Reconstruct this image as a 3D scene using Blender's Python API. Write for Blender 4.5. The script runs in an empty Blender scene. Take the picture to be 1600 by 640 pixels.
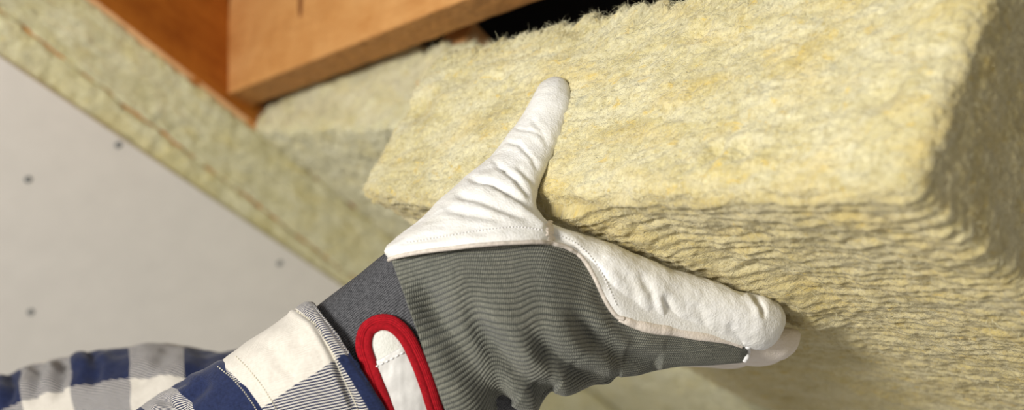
import bpy, math
import numpy as np
from mathutils import Vector
from mathutils.bvhtree import BVHTree

# ------------------------------------------------------------------ camera, world, light, exposure
scene = bpy.context.scene
col = scene.collection
FPX = 2000.0                      # focal length in pixels of a 1600 x 640 frame (45 mm on 36 mm)
PITCH = math.radians(28.0)
CAM = np.array([0.0, 0.0, 1.75])
RIGHT = np.array([1.0, 0.0, 0.0])
UPV = np.array([0.0, -math.sin(PITCH), math.cos(PITCH)])
FWD = np.array([0.0, math.cos(PITCH), math.sin(PITCH)])


def W(p):
    """site coordinates (right, up, forward of the photographer) -> world"""
    p = np.asarray(p, float)
    return CAM + p[..., 0:1] * RIGHT + p[..., 1:2] * UPV + p[..., 2:3] * FWD


cam_data = bpy.data.cameras.new('camera')
cam_data.lens = 45.0
cam_data.sensor_width = 36.0
cam_data.clip_start = 0.01
cam_data.dof.use_dof = True
cam_data.dof.focus_distance = 0.625
cam_data.dof.aperture_fstop = 5.8
cam = bpy.data.objects.new('camera', cam_data)
cam.location = CAM
cam.rotation_euler = (math.pi / 2 + PITCH, 0, 0)
col.objects.link(cam)
scene.camera = cam

world = bpy.data.worlds.new('world')
scene.world = world
world.use_nodes = True
bg = world.node_tree.nodes['Background']
bg.inputs[0].default_value = (1.0, 0.95, 0.88, 1)
bg.inputs[1].default_value = 0.40


def area_light(name, pos, target, size, watts, colour):
    d = bpy.data.lights.new(name, 'AREA')
    d.shape = 'DISK'
    d.size = size
    d.energy = watts
    d.color = colour
    o = bpy.data.objects.new(name, d)
    p = W(pos)
    t = W(target)
    o.location = p
    o.rotation_euler = Vector(t - p).to_track_quat('-Z', 'Y').to_euler()
    col.objects.link(o)


area_light('work_lamp', (-0.74, 0.16, -0.38), (0.0, 0.0, 0.75), 0.34, 21.0, (1.0, 0.97, 0.92))

scene.view_settings.view_transform = 'Standard'
scene.view_settings.look = 'None'
scene.view_settings.gamma = 1.0
scene.view_settings.use_curve_mapping = False
scene.view_settings.exposure = -0.07


# ------------------------------------------------------------------ numeric helpers
def ray(px, py):
    return np.array([(px - 800.0) / FPX, (320.0 - py) / FPX, 1.0])


def at(px, py, d):
    return ray(px, py) * d


def proj(p):
    return np.stack([800.0 + FPX * p[..., 0] / p[..., 2], 320.0 - FPX * p[..., 1] / p[..., 2]], -1)


def unit(v):
    v = np.asarray(v, float)
    return v / np.linalg.norm(v)


def on_plane(px, py, p0, n):
    r = ray(px, py)
    return r * (np.dot(n, p0) / np.dot(n, r))


_rng = np.random.RandomState(7)
_perm = _rng.permutation(256)
_perm = np.concatenate([_perm, _perm, _perm])
_grad = _rng.normal(size=(256, 3))
_grad /= np.linalg.norm(_grad, axis=1)[:, None]


def perlin(p):
    p = np.asarray(p, float)
    i = np.floor(p).astype(np.int64)
    f = p - i
    i &= 255
    w = f * f * f * (f * (f * 6 - 15) + 10)
    out = 0
    for dx in (0, 1):
        wx = w[..., 0] if dx else 1 - w[..., 0]
        for dy in (0, 1):
            wy = w[..., 1] if dy else 1 - w[..., 1]
            for dz in (0, 1):
                wz = w[..., 2] if dz else 1 - w[..., 2]
                h = _perm[_perm[_perm[(i[..., 0] + dx) & 255] + ((i[..., 1] + dy) & 255)] + ((i[..., 2] + dz) & 255)]
                g = _grad[h]
                out = out + wx * wy * wz * (g[..., 0] * (f[..., 0] - dx) + g[..., 1] * (f[..., 1] - dy) + g[..., 2] * (f[..., 2] - dz))
    return out * 1.6


def smooth(e0, e1, x):
    t = np.clip((x - e0) / (e1 - e0), 0, 1)
    return t * t * (3 - 2 * t)


def spline(keys, n):
    """Catmull-Rom through rows of keys, chord-length parameter on the first four columns"""
    k = np.asarray(keys, float)
    m = (k[:, 0:2] + k[:, 2:4]) / 2 if k.shape[1] >= 4 else k[:, :2]
    w = np.linalg.norm(np.diff(m, axis=0), axis=1)
    if k.shape[1] >= 4:
        w = np.maximum(w, 0.5 * np.linalg.norm(np.diff(k[:, 0:2], axis=0), axis=1))
        w = np.maximum(w, 0.5 * np.linalg.norm(np.diff(k[:, 2:4], axis=0), axis=1))
    t = np.concatenate([[0], np.cumsum(np.maximum(w, 1e-6))])
    tan = np.zeros_like(k)
    for i in range(len(k)):
        a, b = max(i - 1, 0), min(i + 1, len(k) - 1)
        tan[i] = (k[b] - k[a]) / (t[b] - t[a])
    s = np.linspace(0, t[-1], n)
    j = np.clip(np.searchsorted(t, s, side='right') - 1, 0, len(k) - 2)
    h = (t[j + 1] - t[j])[:, None]
    x = ((s - t[j]) / h[:, 0])[:, None]
    return ((2 * x ** 3 - 3 * x ** 2 + 1) * k[j] + (x ** 3 - 2 * x ** 2 + x) * h * tan[j]
            + (-2 * x ** 3 + 3 * x ** 2) * k[j + 1] + (x ** 3 - x ** 2) * h * tan[j + 1])


def polydist(q, line):
    """distance of 2D points q to a polyline, plus the side sign and the fraction along it"""
    line = np.asarray(line, float)
    best = np.full(q.shape[:-1], 1e9)
    side = np.zeros(q.shape[:-1])
    frac = np.zeros(q.shape[:-1])
    m = len(line) - 1
    for k in range(m):
        a, b = line[k], line[k + 1]
        ab = b - a
        t = np.clip(((q - a) @ ab) / (ab @ ab), 0, 1)
        c = a + t[..., None] * ab
        d = np.linalg.norm(q - c, axis=-1)
        s = np.sign(ab[0] * (q[..., 1] - a[1]) - ab[1] * (q[..., 0] - a[0]))
        u = d < best
        best = np.where(u, d, best)
        side = np.where(u, s, side)
        frac = np.where(u, (k + t) / m, frac)
    return best, side, frac


# ------------------------------------------------------------------ object helpers
def props(o, label=None, category=None, group=None, kind=None):
    for k, v in (('label', label), ('category', category), ('group', group), ('kind', kind)):
        if v:
            o[k] = v
    return o


def empty(name, pos, label, category, group=None, kind=None):
    o = bpy.data.objects.new(name, None)
    o.empty_display_size = 0.02
    col.objects.link(o)
    o.location = W(np.asarray(pos, float))
    return props(o, label, category, group, kind)


def world_loc(o):
    l = np.array(o.location)
    while o.parent:
        o = o.parent
        l = l + np.array(o.location)
    return l


def mesh(name, verts, faces, mat, parent=None, uv=None, attr=None, flat=False, face_tint=None):
    """link one mesh object; verts in site coordinates; faces an (n,4)/(n,3) array or a list"""
    v = W(np.asarray(verts, float).reshape(-1, 3))
    c = (v.min(0) + v.max(0)) / 2
    me = bpy.data.meshes.new(name)
    base = world_loc(parent) if parent else np.zeros(3)
    if isinstance(faces, np.ndarray):
        n, k = faces.shape
        me.vertices.add(len(v))
        me.vertices.foreach_set('co', (v - c).astype(np.float32).ravel())
        me.loops.add(n * k)
        me.loops.foreach_set('vertex_index', faces.astype(np.int32).ravel())
        me.polygons.add(n)
        me.polygons.foreach_set('loop_start', (np.arange(n) * k).astype(np.int32))
        me.polygons.foreach_set('loop_total', np.full(n, k, np.int32))
        me.update(calc_edges=True)
    else:
        me.from_pydata([tuple(x) for x in (v - c)], [], [tuple(f) for f in faces])
        me.update()
    if uv is not None:
        uv = np.asarray(uv, float).reshape(-1, 2)
        lay = me.uv_layers.new(name='UVMap')
        idx = np.empty(len(me.loops), np.int32)
        me.loops.foreach_get('vertex_index', idx)
        lay.data.foreach_set('uv', uv[idx].astype(np.float32).ravel())
    if attr is not None:
        a = me.attributes.new('grain', 'FLOAT_VECTOR', 'POINT')
        a.data.foreach_set('vector', np.asarray(attr, np.float32).ravel())
    if face_tint is not None:
        a = me.attributes.new('face_tint', 'FLOAT', 'POINT')
        a.data.foreach_set('value', np.asarray(face_tint, np.float32).ravel())
    if not flat:
        me.polygons.foreach_set('use_smooth', np.ones(len(me.polygons), bool))
    me.materials.append(mat)
    o = bpy.data.objects.new(name, me)
    col.objects.link(o)
    o.location = c - base
    if parent:
        o.parent = parent
    return o


def grid_faces(nu, nv, wrap):
    i = np.arange(nu - 1)[:, None]
    j = np.arange(nv if wrap else nv - 1)[None, :]
    j2 = (j + 1) % nv
    f = np.stack([i * nv + j, i * nv + j2, (i + 1) * nv + j2, (i + 1) * nv + j], -1)
    return f.reshape(-1, 4)


def grid_normals(P, wrap, outward):
    du = np.gradient(P, axis=0)
    if wrap:
        dv = (np.roll(P, -1, 1) - np.roll(P, 1, 1)) / 2
    else:
        dv = np.gradient(P, axis=1)
    n = np.cross(du, dv)
    n /= np.linalg.norm(n, axis=-1, keepdims=True) + 1e-12
    s = np.sign(np.sum(n * outward, -1, keepdims=True))
    s[s == 0] = 1
    return n * s


def loft(keys, nu, nv, power=2.0, back=1.0, th=None):
    """tube through stations (Lx,Ly,Rx,Ry,depth,half_thickness,bow) -> points (nu,nv,3), angle, axis"""
    k = spline(keys, nu)
    if th is None:
        th = np.arange(nv) / nv * 2 * math.pi
    cs, sn = np.cos(th), np.sin(th)
    e = 2.0 / power
    c2 = np.sign(cs) * np.abs(cs) ** e
    s2 = np.sign(sn) * np.abs(sn) ** e
    P = np.zeros((nu, nv, 3))
    mid = (k[:, 0:2] + k[:, 2:4]) / 2
    ax = np.gradient(mid, axis=0)
    ax /= np.linalg.norm(ax, axis=1)[:, None] + 1e-9
    C = np.zeros((nu, 3))
    for i in range(nu):
        L = at(k[i, 0], k[i, 1], k[i, 4])
        R = at(k[i, 2], k[i, 3], k[i, 4])
        c = (L + R) / 2
        C[i] = c
        bow = np.array([ax[i, 0], -ax[i, 1], 0]) * k[i, 6] / FPX * k[i, 4]
        dv = unit(c)
        tt = np.where(sn > 0, k[i, 5], k[i, 5] * back)
        P[i] = c + c2[:, None] * (L - c) - (s2 * tt)[:, None] * dv + np.maximum(s2, 0)[:, None] * bow
    return P, th, C


def tube_mesh(P):
    """faces and extra end-cap centre vertices for a closed lofted tube"""
    nu, nv = P.shape[:2]
    f = grid_faces(nu, nv, True).tolist()
    V = P.reshape(-1, 3)
    V = np.vstack([V, P[0].mean(0), P[-1].mean(0)])
    a, b = nu * nv, nu * nv + 1
    for j in range(nv):
        j2 = (j + 1) % nv
        f.append((a, j2, j))
        f.append((b, (nu - 1) * nv + j, (nu - 1) * nv + j2))
    return V, f


def tube_uv(nu, nv, extra=2):
    u, v = np.meshgrid(np.linspace(0, 1, nu), np.arange(nv) / nv, indexing='ij')
    uv = np.stack([u, v], -1).reshape(-1, 2)
    return np.vstack([uv, np.zeros((extra, 2))])


def bvh_of(P, wrap=True):
    V = P.reshape(-1, 3)
    return BVHTree.FromPolygons([Vector(x) for x in V], grid_faces(P.shape[0], P.shape[1], wrap).tolist())


def hit_depth(trees, px, py, default=None):
    r = Vector(ray(px, py)).normalized()
    best = None
    for t in trees:
        h = t.ray_cast(Vector((0, 0, 0)), r)
        if h[0] is not None and (best is None or h[0].z < best):
            best = h[0].z
    return default if best is None else best


def pipe(path, radius, ns=8, closed=False, squash=None):
    """round tube along a 3D path (n,3); radius scalar or (n,)"""
    path = np.asarray(path, float)
    n = len(path)
    rad = np.broadcast_to(np.asarray(radius, float), (n,))
    if closed:
        tan = np.roll(path, -1, 0) - np.roll(path, 1, 0)
    else:
        tan = np.gradient(path, axis=0)
    tan /= np.linalg.norm(tan, axis=1)[:, None]
    view = path / np.linalg.norm(path, axis=1)[:, None]
    s = np.cross(tan, view)
    s /= np.linalg.norm(s, axis=1)[:, None] + 1e-12
    b = np.cross(tan, s)
    th = np.arange(ns) / ns * 2 * math.pi
    sq = 1.0 if squash is None else squash
    P = path[:, None] + rad[:, None, None] * (np.cos(th)[None, :, None] * s[:, None] + sq * np.sin(th)[None, :, None] * b[:, None])
    if closed:
        P = np.vstack([P, P[:1]])
        return P.reshape(-1, 3), grid_faces(n + 1, ns, True)
    V, f = tube_mesh(P)
    return V, f


# ------------------------------------------------------------------ materials
def new_mat(name):
    m = bpy.data.materials.new(name)
    m.use_nodes = True
    nt = m.node_tree
    return m, nt, nt.nodes['Principled BSDF']


def nd(nt, t, **kw):
    n = nt.nodes.new(t)
    for k, v in kw.items():
        if k in n.inputs.keys():
            n.inputs[k].default_value = v
        else:
            setattr(n, k, v)
    return n


def lk(nt, a, b):
    nt.links.new(a, b)


def ramp(nt, fac, stops, interp='LINEAR'):
    r = nt.nodes.new('ShaderNodeValToRGB')
    r.color_ramp.interpolation = interp
    e = r.color_ramp.elements
    while len(e) < len(stops):
        e.new(0.5)
    for k, (p, c) in enumerate(stops):
        e[k].position = p
        e[k].color = tuple(c) + (1,) if len(c) == 3 else c
    lk(nt, fac, r.inputs[0])
    return r.outputs[0]


def mathn(nt, op, a, b=None, c=None):
    n = nt.nodes.new('ShaderNodeMath')
    n.operation = op
    for k, x in enumerate((a, b, c)):
        if x is None:
            continue
        if isinstance(x, (int, float)):
            n.inputs[k].default_value = x
        else:
            lk(nt, x, n.inputs[k])
    return n.outputs[0]


def mix(nt, fac, a, b, mode='MIX'):
    n = nt.nodes.new('ShaderNodeMix')
    n.data_type = 'RGBA'
    n.blend_type = mode
    for s, x in ((n.inputs[0], fac), (n.inputs[6], a), (n.inputs[7], b)):
        if isinstance(x, (int, float)):
            s.default_value = x
        elif isinstance(x, tuple):
            s.default_value = x + (1,) if len(x) == 3 else x
        else:
            lk(nt, x, s)
    return n.outputs[2]


def scaled(nt, src, sc, rot=None):
    m = nt.nodes.new('ShaderNodeMapping')
    m.inputs['Scale'].default_value = sc
    if rot:
        m.inputs['Rotation'].default_value = rot
    lk(nt, src, m.inputs['Vector'])
    return m.outputs[0]


def bump(nt, height, strength, dist, normal=None):
    b = nt.nodes.new('ShaderNodeBump')
    b.inputs['Strength'].default_value = strength
    b.inputs['Distance'].default_value = dist
    lk(nt, height, b.inputs['Height'])
    if normal is not None:
        lk(nt, normal, b.inputs['Normal'])
    return b.outputs[0]


def noise(nt, vec, scale, detail=4.0, rough=0.6, dist=0.0):
    n = nd(nt, 'ShaderNodeTexNoise')
    n.inputs['Scale'].default_value = scale
    n.inputs['Detail'].default_value = detail
    n.inputs['Roughness'].default_value = rough
    n.inputs['Distortion'].default_value = dist
    lk(nt, vec, n.inputs['Vector'])
    return n.outputs[0]


def wool_material(name, pale, mid, deep, yellow, pressed=0.0):
    m, nt, p = new_mat(name)
    a = nd(nt, 'ShaderNodeAttribute', attribute_name='grain')
    v = a.outputs['Vector']
    big = noise(nt, scaled(nt, v, (22, 40, 40)), 1.0, 4, 0.65, 0.6)
    fib = noise(nt, scaled(nt, v, (240, 420, 420), (0.2, 0.25, 0.35)), 1.0, 5, 0.7, 0.5)
    fib2 = noise(nt, scaled(nt, v, (420, 170, 300), (0.5, 0.1, -0.6)), 1.0, 4, 0.7, 0.7)
    c = ramp(nt, big, [(0.20, deep), (0.42, mid), (0.62, pale)])
    f = mathn(nt, 'ADD', mathn(nt, 'MULTIPLY', fib, 0.6), mathn(nt, 'MULTIPLY', fib2, 0.4))
    c = mix(nt, ramp(nt, f, [(0.34, (0.75,) * 3), (0.5, (0.0,) * 3)]), c, deep)
    c = mix(nt, ramp(nt, f, [(0.52, (0, 0, 0)), (0.68, (0.8,) * 3)]), c, tuple(min(1, x * 1.12 + 0.02) for x in pale))
    ys = noise(nt, scaled(nt, v, (95, 150, 150)), 1.0, 3, 0.6, 0.6)
    c = mix(nt, ramp(nt, ys, [(0.60, (0, 0, 0)), (0.72, (0.75,) * 3)]), c, yellow)
    yb = noise(nt, scaled(nt, v, (14, 26, 26)), 1.7, 3, 0.6, 0.5)
    c = mix(nt, ramp(nt, yb, [(0.5, (0, 0, 0)), (0.7, (0.35,) * 3)]), c, yellow)
    gs = noise(nt, scaled(nt, v, (48, 80, 80)), 1.3, 3, 0.6, 0.8)
    c = mix(nt, ramp(nt, gs, [(0.62, (0, 0, 0)), (0.75, (0.5,) * 3)]), c, (0.36, 0.36, 0.26))
    if pressed:                                     # the underside and the ends are tinted browner
        bd = nd(nt, 'ShaderNodeAttribute', attribute_name='face_tint')
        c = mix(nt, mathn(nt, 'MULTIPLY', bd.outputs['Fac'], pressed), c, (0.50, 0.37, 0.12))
    lk(nt, c, p.inputs['Base Color'])
    p.inputs['Roughness'].default_value = 0.95
    p.inputs['Specular IOR Level'].default_value = 0.12
    p.inputs['Sheen Weight'].default_value = 0.25
    p.inputs['Sheen Roughness'].default_value = 0.6
    gr = noise(nt, v, 330, 3, 0.65, 0.6)
    b0 = bump(nt, gr, 0.7, 0.0028)
    b1 = bump(nt, f, 0.7, 0.0024, b0)
    b2 = bump(nt, noise(nt, scaled(nt, v, (900, 1500, 1500)), 1.0, 2, 0.6, 1.0), 0.35, 0.0008, b1)
    lk(nt, b2, p.inputs['Normal'])
    return m


def leather_material(name, colour, rough=0.5):
    m, nt, p = new_mat(name)
    tc = nd(nt, 'ShaderNodeTexCoord')
    v = tc.outputs['Object']
    n1 = noise(nt, v, 90, 4, 0.6)
    c = ramp(nt, n1, [(0.3, tuple(x * y for x, y in zip(colour, (0.93, 0.92, 0.88)))), (0.65, colour)])
    lk(nt, c, p.inputs['Base Color'])
    p.inputs['Roughness'].default_value = rough
    p.inputs['Specular IOR Level'].default_value = 0.35
    vo = nd(nt, 'ShaderNodeTexVoronoi', feature='F1')
    vo.inputs['Scale'].default_value = 1.0
    wv = scaled(nt, v, (850, 850, 850))
    dn = nd(nt, 'ShaderNodeTexNoise')
    dn.inputs['Scale'].default_value = 600
    lk(nt, v, dn.inputs['Vector'])
    wv2 = mix(nt, 0.35, wv, dn.outputs[1])
    lk(nt, wv, vo.inputs['Vector'])
    g = noise(nt, v, 720, 3, 0.6, 1.2)
    b1 = bump(nt, vo.outputs['Distance'], 0.30, 0.0005)
    b2 = bump(nt, g, 0.35, 0.0009, b1)
    lk(nt, b2, p.inputs['Normal'])
    return m


def knit_material():
    m, nt, p = new_mat('ribbed_knit')
    uv = nd(nt, 'ShaderNodeUVMap').outputs[0]
    sep = nd(nt, 'ShaderNodeSeparateXYZ')
    lk(nt, uv, sep.inputs[0])
    # slanting stitches along every rib; UV is (stitch count, rib count)
    ph = mathn(nt, 'ADD', sep.outputs[0], mathn(nt, 'MULTIPLY', sep.outputs[1], 0.75))
    st = mathn(nt, 'SINE', mathn(nt, 'MULTIPLY', ph, 2 * math.pi))
    rib = mathn(nt, 'MULTIPLY_ADD', mathn(nt, 'COSINE', mathn(nt, 'MULTIPLY', sep.outputs[1], 2 * math.pi)), 0.5, 0.5)
    tc = nd(nt, 'ShaderNodeTexCoord')
    fuzz = noise(nt, tc.outputs['Object'], 900, 3, 0.7)
    blot = noise(nt, tc.outputs['Object'], 45, 3, 0.6)
    c = ramp(nt, fuzz, [(0.3, (0.115, 0.118, 0.098)), (0.7, (0.275, 0.27, 0.225))])
    c = mix(nt, 0.5, c, ramp(nt, blot, [(0.3, (0.75, 0.78, 0.75)), (0.7, (1.12, 1.1, 1.0))]), 'MULTIPLY')
    # valleys between the ribs get their shade painted in as dark grey-green
    c = mix(nt, ramp(nt, rib, [(0.0, (0.9,) * 3), (0.42, (0, 0, 0))]), c, (0.060, 0.064, 0.056))
    c = mix(nt, ramp(nt, mathn(nt, 'MULTIPLY_ADD', st, 0.5, 0.5), [(0.1, (0.45,) * 3), (0.55, (0, 0, 0))]), c, (0.07, 0.074, 0.066))
    lk(nt, c, p.inputs['Base Color'])
    p.inputs['Roughness'].default_value = 0.95
    p.inputs['Specular IOR Level'].default_value = 0.1
    p.inputs['Sheen Weight'].default_value = 0.25
    b1 = bump(nt, st, 0.5, 0.0004)
    b2 = bump(nt, fuzz, 0.4, 0.0006, b1)
    lk(nt, b2, p.inputs['Normal'])
    return m


def weave_material(name, dark, light, scale=1.0):
    m, nt, p = new_mat(name)
    uv = nd(nt, 'ShaderNodeUVMap').outputs[0]
    sep = nd(nt, 'ShaderNodeSeparateXYZ')
    lk(nt, uv, sep.inputs[0])
    a = mathn(nt, 'SINE', mathn(nt, 'MULTIPLY', mathn(nt, 'ADD', sep.outputs[0], sep.outputs[1]), 2 * math.pi))
    b = mathn(nt, 'SINE', mathn(nt, 'MULTIPLY', mathn(nt, 'SUBTRACT', sep.outputs[0], sep.outputs[1]), 2 * math.pi))
    h = mathn(nt, 'MULTIPLY', a, b)
    tc = nd(nt, 'ShaderNodeTexCoord')
    f = noise(nt, tc.outputs['Object'], 700, 2, 0.6)
    c = ramp(nt, mathn(nt, 'ADD', mathn(nt, 'MULTIPLY', h, 0.35), mathn(nt, 'ADD', 0.1, mathn(nt, 'MULTIPLY', f, 0.8))), [(0.25, dark), (0.85, light)])
    lk(nt, c, p.inputs['Base Color'])
    p.inputs['Roughness'].default_value = 0.85
    p.inputs['Specular IOR Level'].default_value = 0.2
    lk(nt, bump(nt, h, 0.6, 0.0004), p.inputs['Normal'])
    return m


def plaid_material(name, white, navy, pu, du, pv, dv, twill):
    """gingham twill: UV in metres; pu/pv period, du/dv (start, end) of the dark band in that period"""
    m, nt, p = new_mat(name)
    uv = nd(nt, 'ShaderNodeUVMap').outputs[0]
    sep = nd(nt, 'ShaderNodeSeparateXYZ')
    lk(nt, uv, sep.inputs[0])

    def band(x, per, lo, hi):
        t = mathn(nt, 'FRACT', mathn(nt, 'DIVIDE', mathn(nt, 'SUBTRACT', x, lo), per))
        return mathn(nt, 'LESS_THAN', t, (hi - lo) / per)

    bu = band(sep.outputs[0], pu, du[0], du[1])
    bv = band(sep.outputs[1], pv, dv[0], dv[1])
    st = mathn(nt, 'SINE', mathn(nt, 'MULTIPLY', mathn(nt, 'ADD', mathn(nt, 'MULTIPLY', sep.outputs[0], 0.35), sep.outputs[1]), 2 * math.pi / twill))
    stm = ramp(nt, mathn(nt, 'ADD', mathn(nt, 'MULTIPLY', st, 0.5), 0.5), [(0.28, (0, 0, 0)), (0.48, (1, 1, 1))])
    both = mathn(nt, 'MULTIPLY', bu, bv)
    one = mathn(nt, 'SUBTRACT', mathn(nt, 'ADD', bu, bv), mathn(nt, 'MULTIPLY', both, 2.0))
    tc = nd(nt, 'ShaderNodeTexCoord')
    f = noise(nt, tc.outputs['Object'], 600, 3, 0.7)
    w = mix(nt, 0.35, white, ramp(nt, f, [(0.3, (0.6, 0.58, 0.54)), (0.7, (1, 1, 1))]), 'MULTIPLY')
    nv_ = mix(nt, 0.6, navy, ramp(nt, f, [(0.3, (0.5, 0.5, 0.5)), (0.75, (1.7, 1.7, 1.6))]), 'MULTIPLY')
    c = mix(nt, mathn(nt, 'MAXIMUM', both, mathn(nt, 'MULTIPLY', one, stm)), w, nv_)
    lk(nt, c, p.inputs['Base Color'])
    p.inputs['Roughness'].default_value = 0.9
    p.inputs['Specular IOR Level'].default_value = 0.15
    p.inputs['Sheen Weight'].default_value = 0.15
    b1 = bump(nt, st, 0.25, 0.0003)
    lk(nt, bump(nt, f, 0.3, 0.0005, b1), p.inputs['Normal'])
    return m


def wood_material(name, light, mid, dark, under_shade=0.0):
    """grain attribute: x along the timber, y across, z into it (metres)"""
    m, nt, p = new_mat(name)
    a = nd(nt, 'ShaderNodeAttribute', attribute_name='grain')
    v = a.outputs['Vector']
    g = noise(nt, scaled(nt, v, (5, 60, 60)), 1.0, 5, 0.6, 1.2)
    fibre = noise(nt, scaled(nt, v, (60, 700, 700)), 1.0, 3, 0.6)
    blot = noise(nt, v, 22, 4, 0.6, 0.5)
    c = ramp(nt, g, [(0.3, dark), (0.5, mid), (0.7, light)])
    c = mix(nt, 0.45, c, ramp(nt, blot, [(0.3, dark), (0.6, light)]))
    c = mix(nt, 0.25, c, ramp(nt, fibre, [(0.35, dark), (0.6, light)]))
    if under_shade:                                        # underside painted darker and browner to stand in for its shade
        bd = nd(nt, 'ShaderNodeAttribute', attribute_name='face_tint')
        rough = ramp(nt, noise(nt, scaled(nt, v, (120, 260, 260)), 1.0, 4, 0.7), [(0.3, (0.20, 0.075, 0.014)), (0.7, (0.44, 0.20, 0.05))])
        c = mix(nt, mathn(nt, 'MULTIPLY', bd.outputs['Fac'], under_shade), c, rough)
    lk(nt, c, p.inputs['Base Color'])
    p.inputs['Roughness'].default_value = 0.6
    p.inputs['Specular IOR Level'].default_value = 0.25
    b1 = bump(nt, fibre, 0.3, 0.0006)
    lk(nt, bump(nt, noise(nt, v, 160, 4, 0.6), 0.25, 0.001, b1), p.inputs['Normal'])
    return m


def plain_material(name, colour, rough=0.7, scale=200, vary=0.12, bmp=0.2, spec=0.3, metallic=0.0):
    m, nt, p = new_mat(name)
    tc = nd(nt, 'ShaderNodeTexCoord')
    n = noise(nt, tc.outputs['Object'], scale, 4, 0.6)
    c = ramp(nt, n, [(0.3, tuple(x * (1 - vary) for x in colour)), (0.7, tuple(min(1, x * (1 + vary)) for x in colour))])
    lk(nt, c, p.inputs['Base Color'])
    p.inputs['Roughness'].default_value = rough
    p.inputs['Specular IOR Level'].default_value = spec
    p.inputs['Metallic'].default_value = metallic
    lk(nt, bump(nt, n, bmp, 0.0005), p.inputs['Normal'])
    return m


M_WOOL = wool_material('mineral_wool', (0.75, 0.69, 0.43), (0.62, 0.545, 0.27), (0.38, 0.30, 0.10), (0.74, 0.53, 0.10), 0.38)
M_WOOL_FAR = wool_material('mineral_wool_installed', (0.86, 0.82, 0.55), (0.78, 0.73, 0.43), (0.55, 0.49, 0.22), (0.76, 0.62, 0.18))
M_FIBRE = plain_material('wool_fibre', (0.80, 0.75, 0.50), 0.9, 60, 0.15, 0.0, 0.1)
M_LEATHER = leather_material('white_leather', (0.83, 0.82, 0.79), 0.45)
M_LEATHER_RAW = plain_material('leather_cut_edge', (0.60, 0.54, 0.47), 0.9, 500, 0.2, 0.5, 0.1)
M_LEATHER_PINK = leather_material('cream_leather', (0.78, 0.70, 0.62), 0.55)
M_KNIT = knit_material()
M_CUFF = weave_material('grey_elastic_weave', (0.020, 0.021, 0.024), (0.17, 0.17, 0.18))
M_RED = weave_material('red_binding_tape', (0.22, 0.003, 0.007), (0.58, 0.009, 0.02))
M_TAPE = plain_material('silver_tape', (0.58, 0.565, 0.535), 0.35, 160, 0.08, 0.5, 0.5)
M_THREAD = plain_material('white_thread', (0.80, 0.79, 0.78), 0.8, 300, 0.05, 0.0, 0.2)
M_THREAD_CREAM = plain_material('cream_thread', (0.66, 0.62, 0.48), 0.8, 300, 0.05, 0.0, 0.2)
M_WOOD = wood_material('orange_stained_pine', (0.70, 0.37, 0.135), (0.64, 0.31, 0.095), (0.48, 0.20, 0.05))
M_WOOD_UNDERSHADE = wood_material('orange_stained_beam', (0.72, 0.39, 0.145), (0.66, 0.32, 0.10), (0.50, 0.21, 0.055), 0.85)
M_WOOD_DARK = wood_material('shade_brown_pine', (0.56, 0.21, 0.03), (0.44, 0.14, 0.014), (0.24, 0.06, 0.006))  # shade on the rafter's side put into a darker brown
M_KNOT = plain_material('wood_knot', (0.20, 0.07, 0.02), 0.6, 150, 0.4, 0.3, 0.2)
M_BOARD = plain_material('grey_plasterboard', (0.80, 0.76, 0.70), 0.85, 30, 0.03, 0.05, 0.2)
M_SCREW = plain_material('grey_screw', (0.16, 0.17, 0.17), 0.5, 300, 0.1, 0.1, 0.4)
M_GAP_DARK = plain_material('gap_dark_black', (0.012, 0.010, 0.010), 0.9, 80, 0.2, 0.1, 0.1)  # black that stands in for the dark cavity

# ------------------------------------------------------------------ the place: directions
r_dir = unit([0.507, -0.46, 0.73])                 # the way the rafters run
n_roof = unit([0.517, -0.517, -0.683])             # inside face of the roof slope
n_roof = unit(n_roof - r_dir * np.dot(r_dir, n_roof))
q_dir = unit(np.cross(n_roof, r_dir))              # across the slope
if q_dir[0] > 0:
    q_dir = -q_dir                                 # q points down-left, away from the open bay
SL0 = at(0, 92, 1.10)                              # a point of the slope, at the plasterboard's edge


def slope(px, py, lift=0.0):
    return on_plane(px, py, SL0 + n_roof * lift, n_roof)


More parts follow.
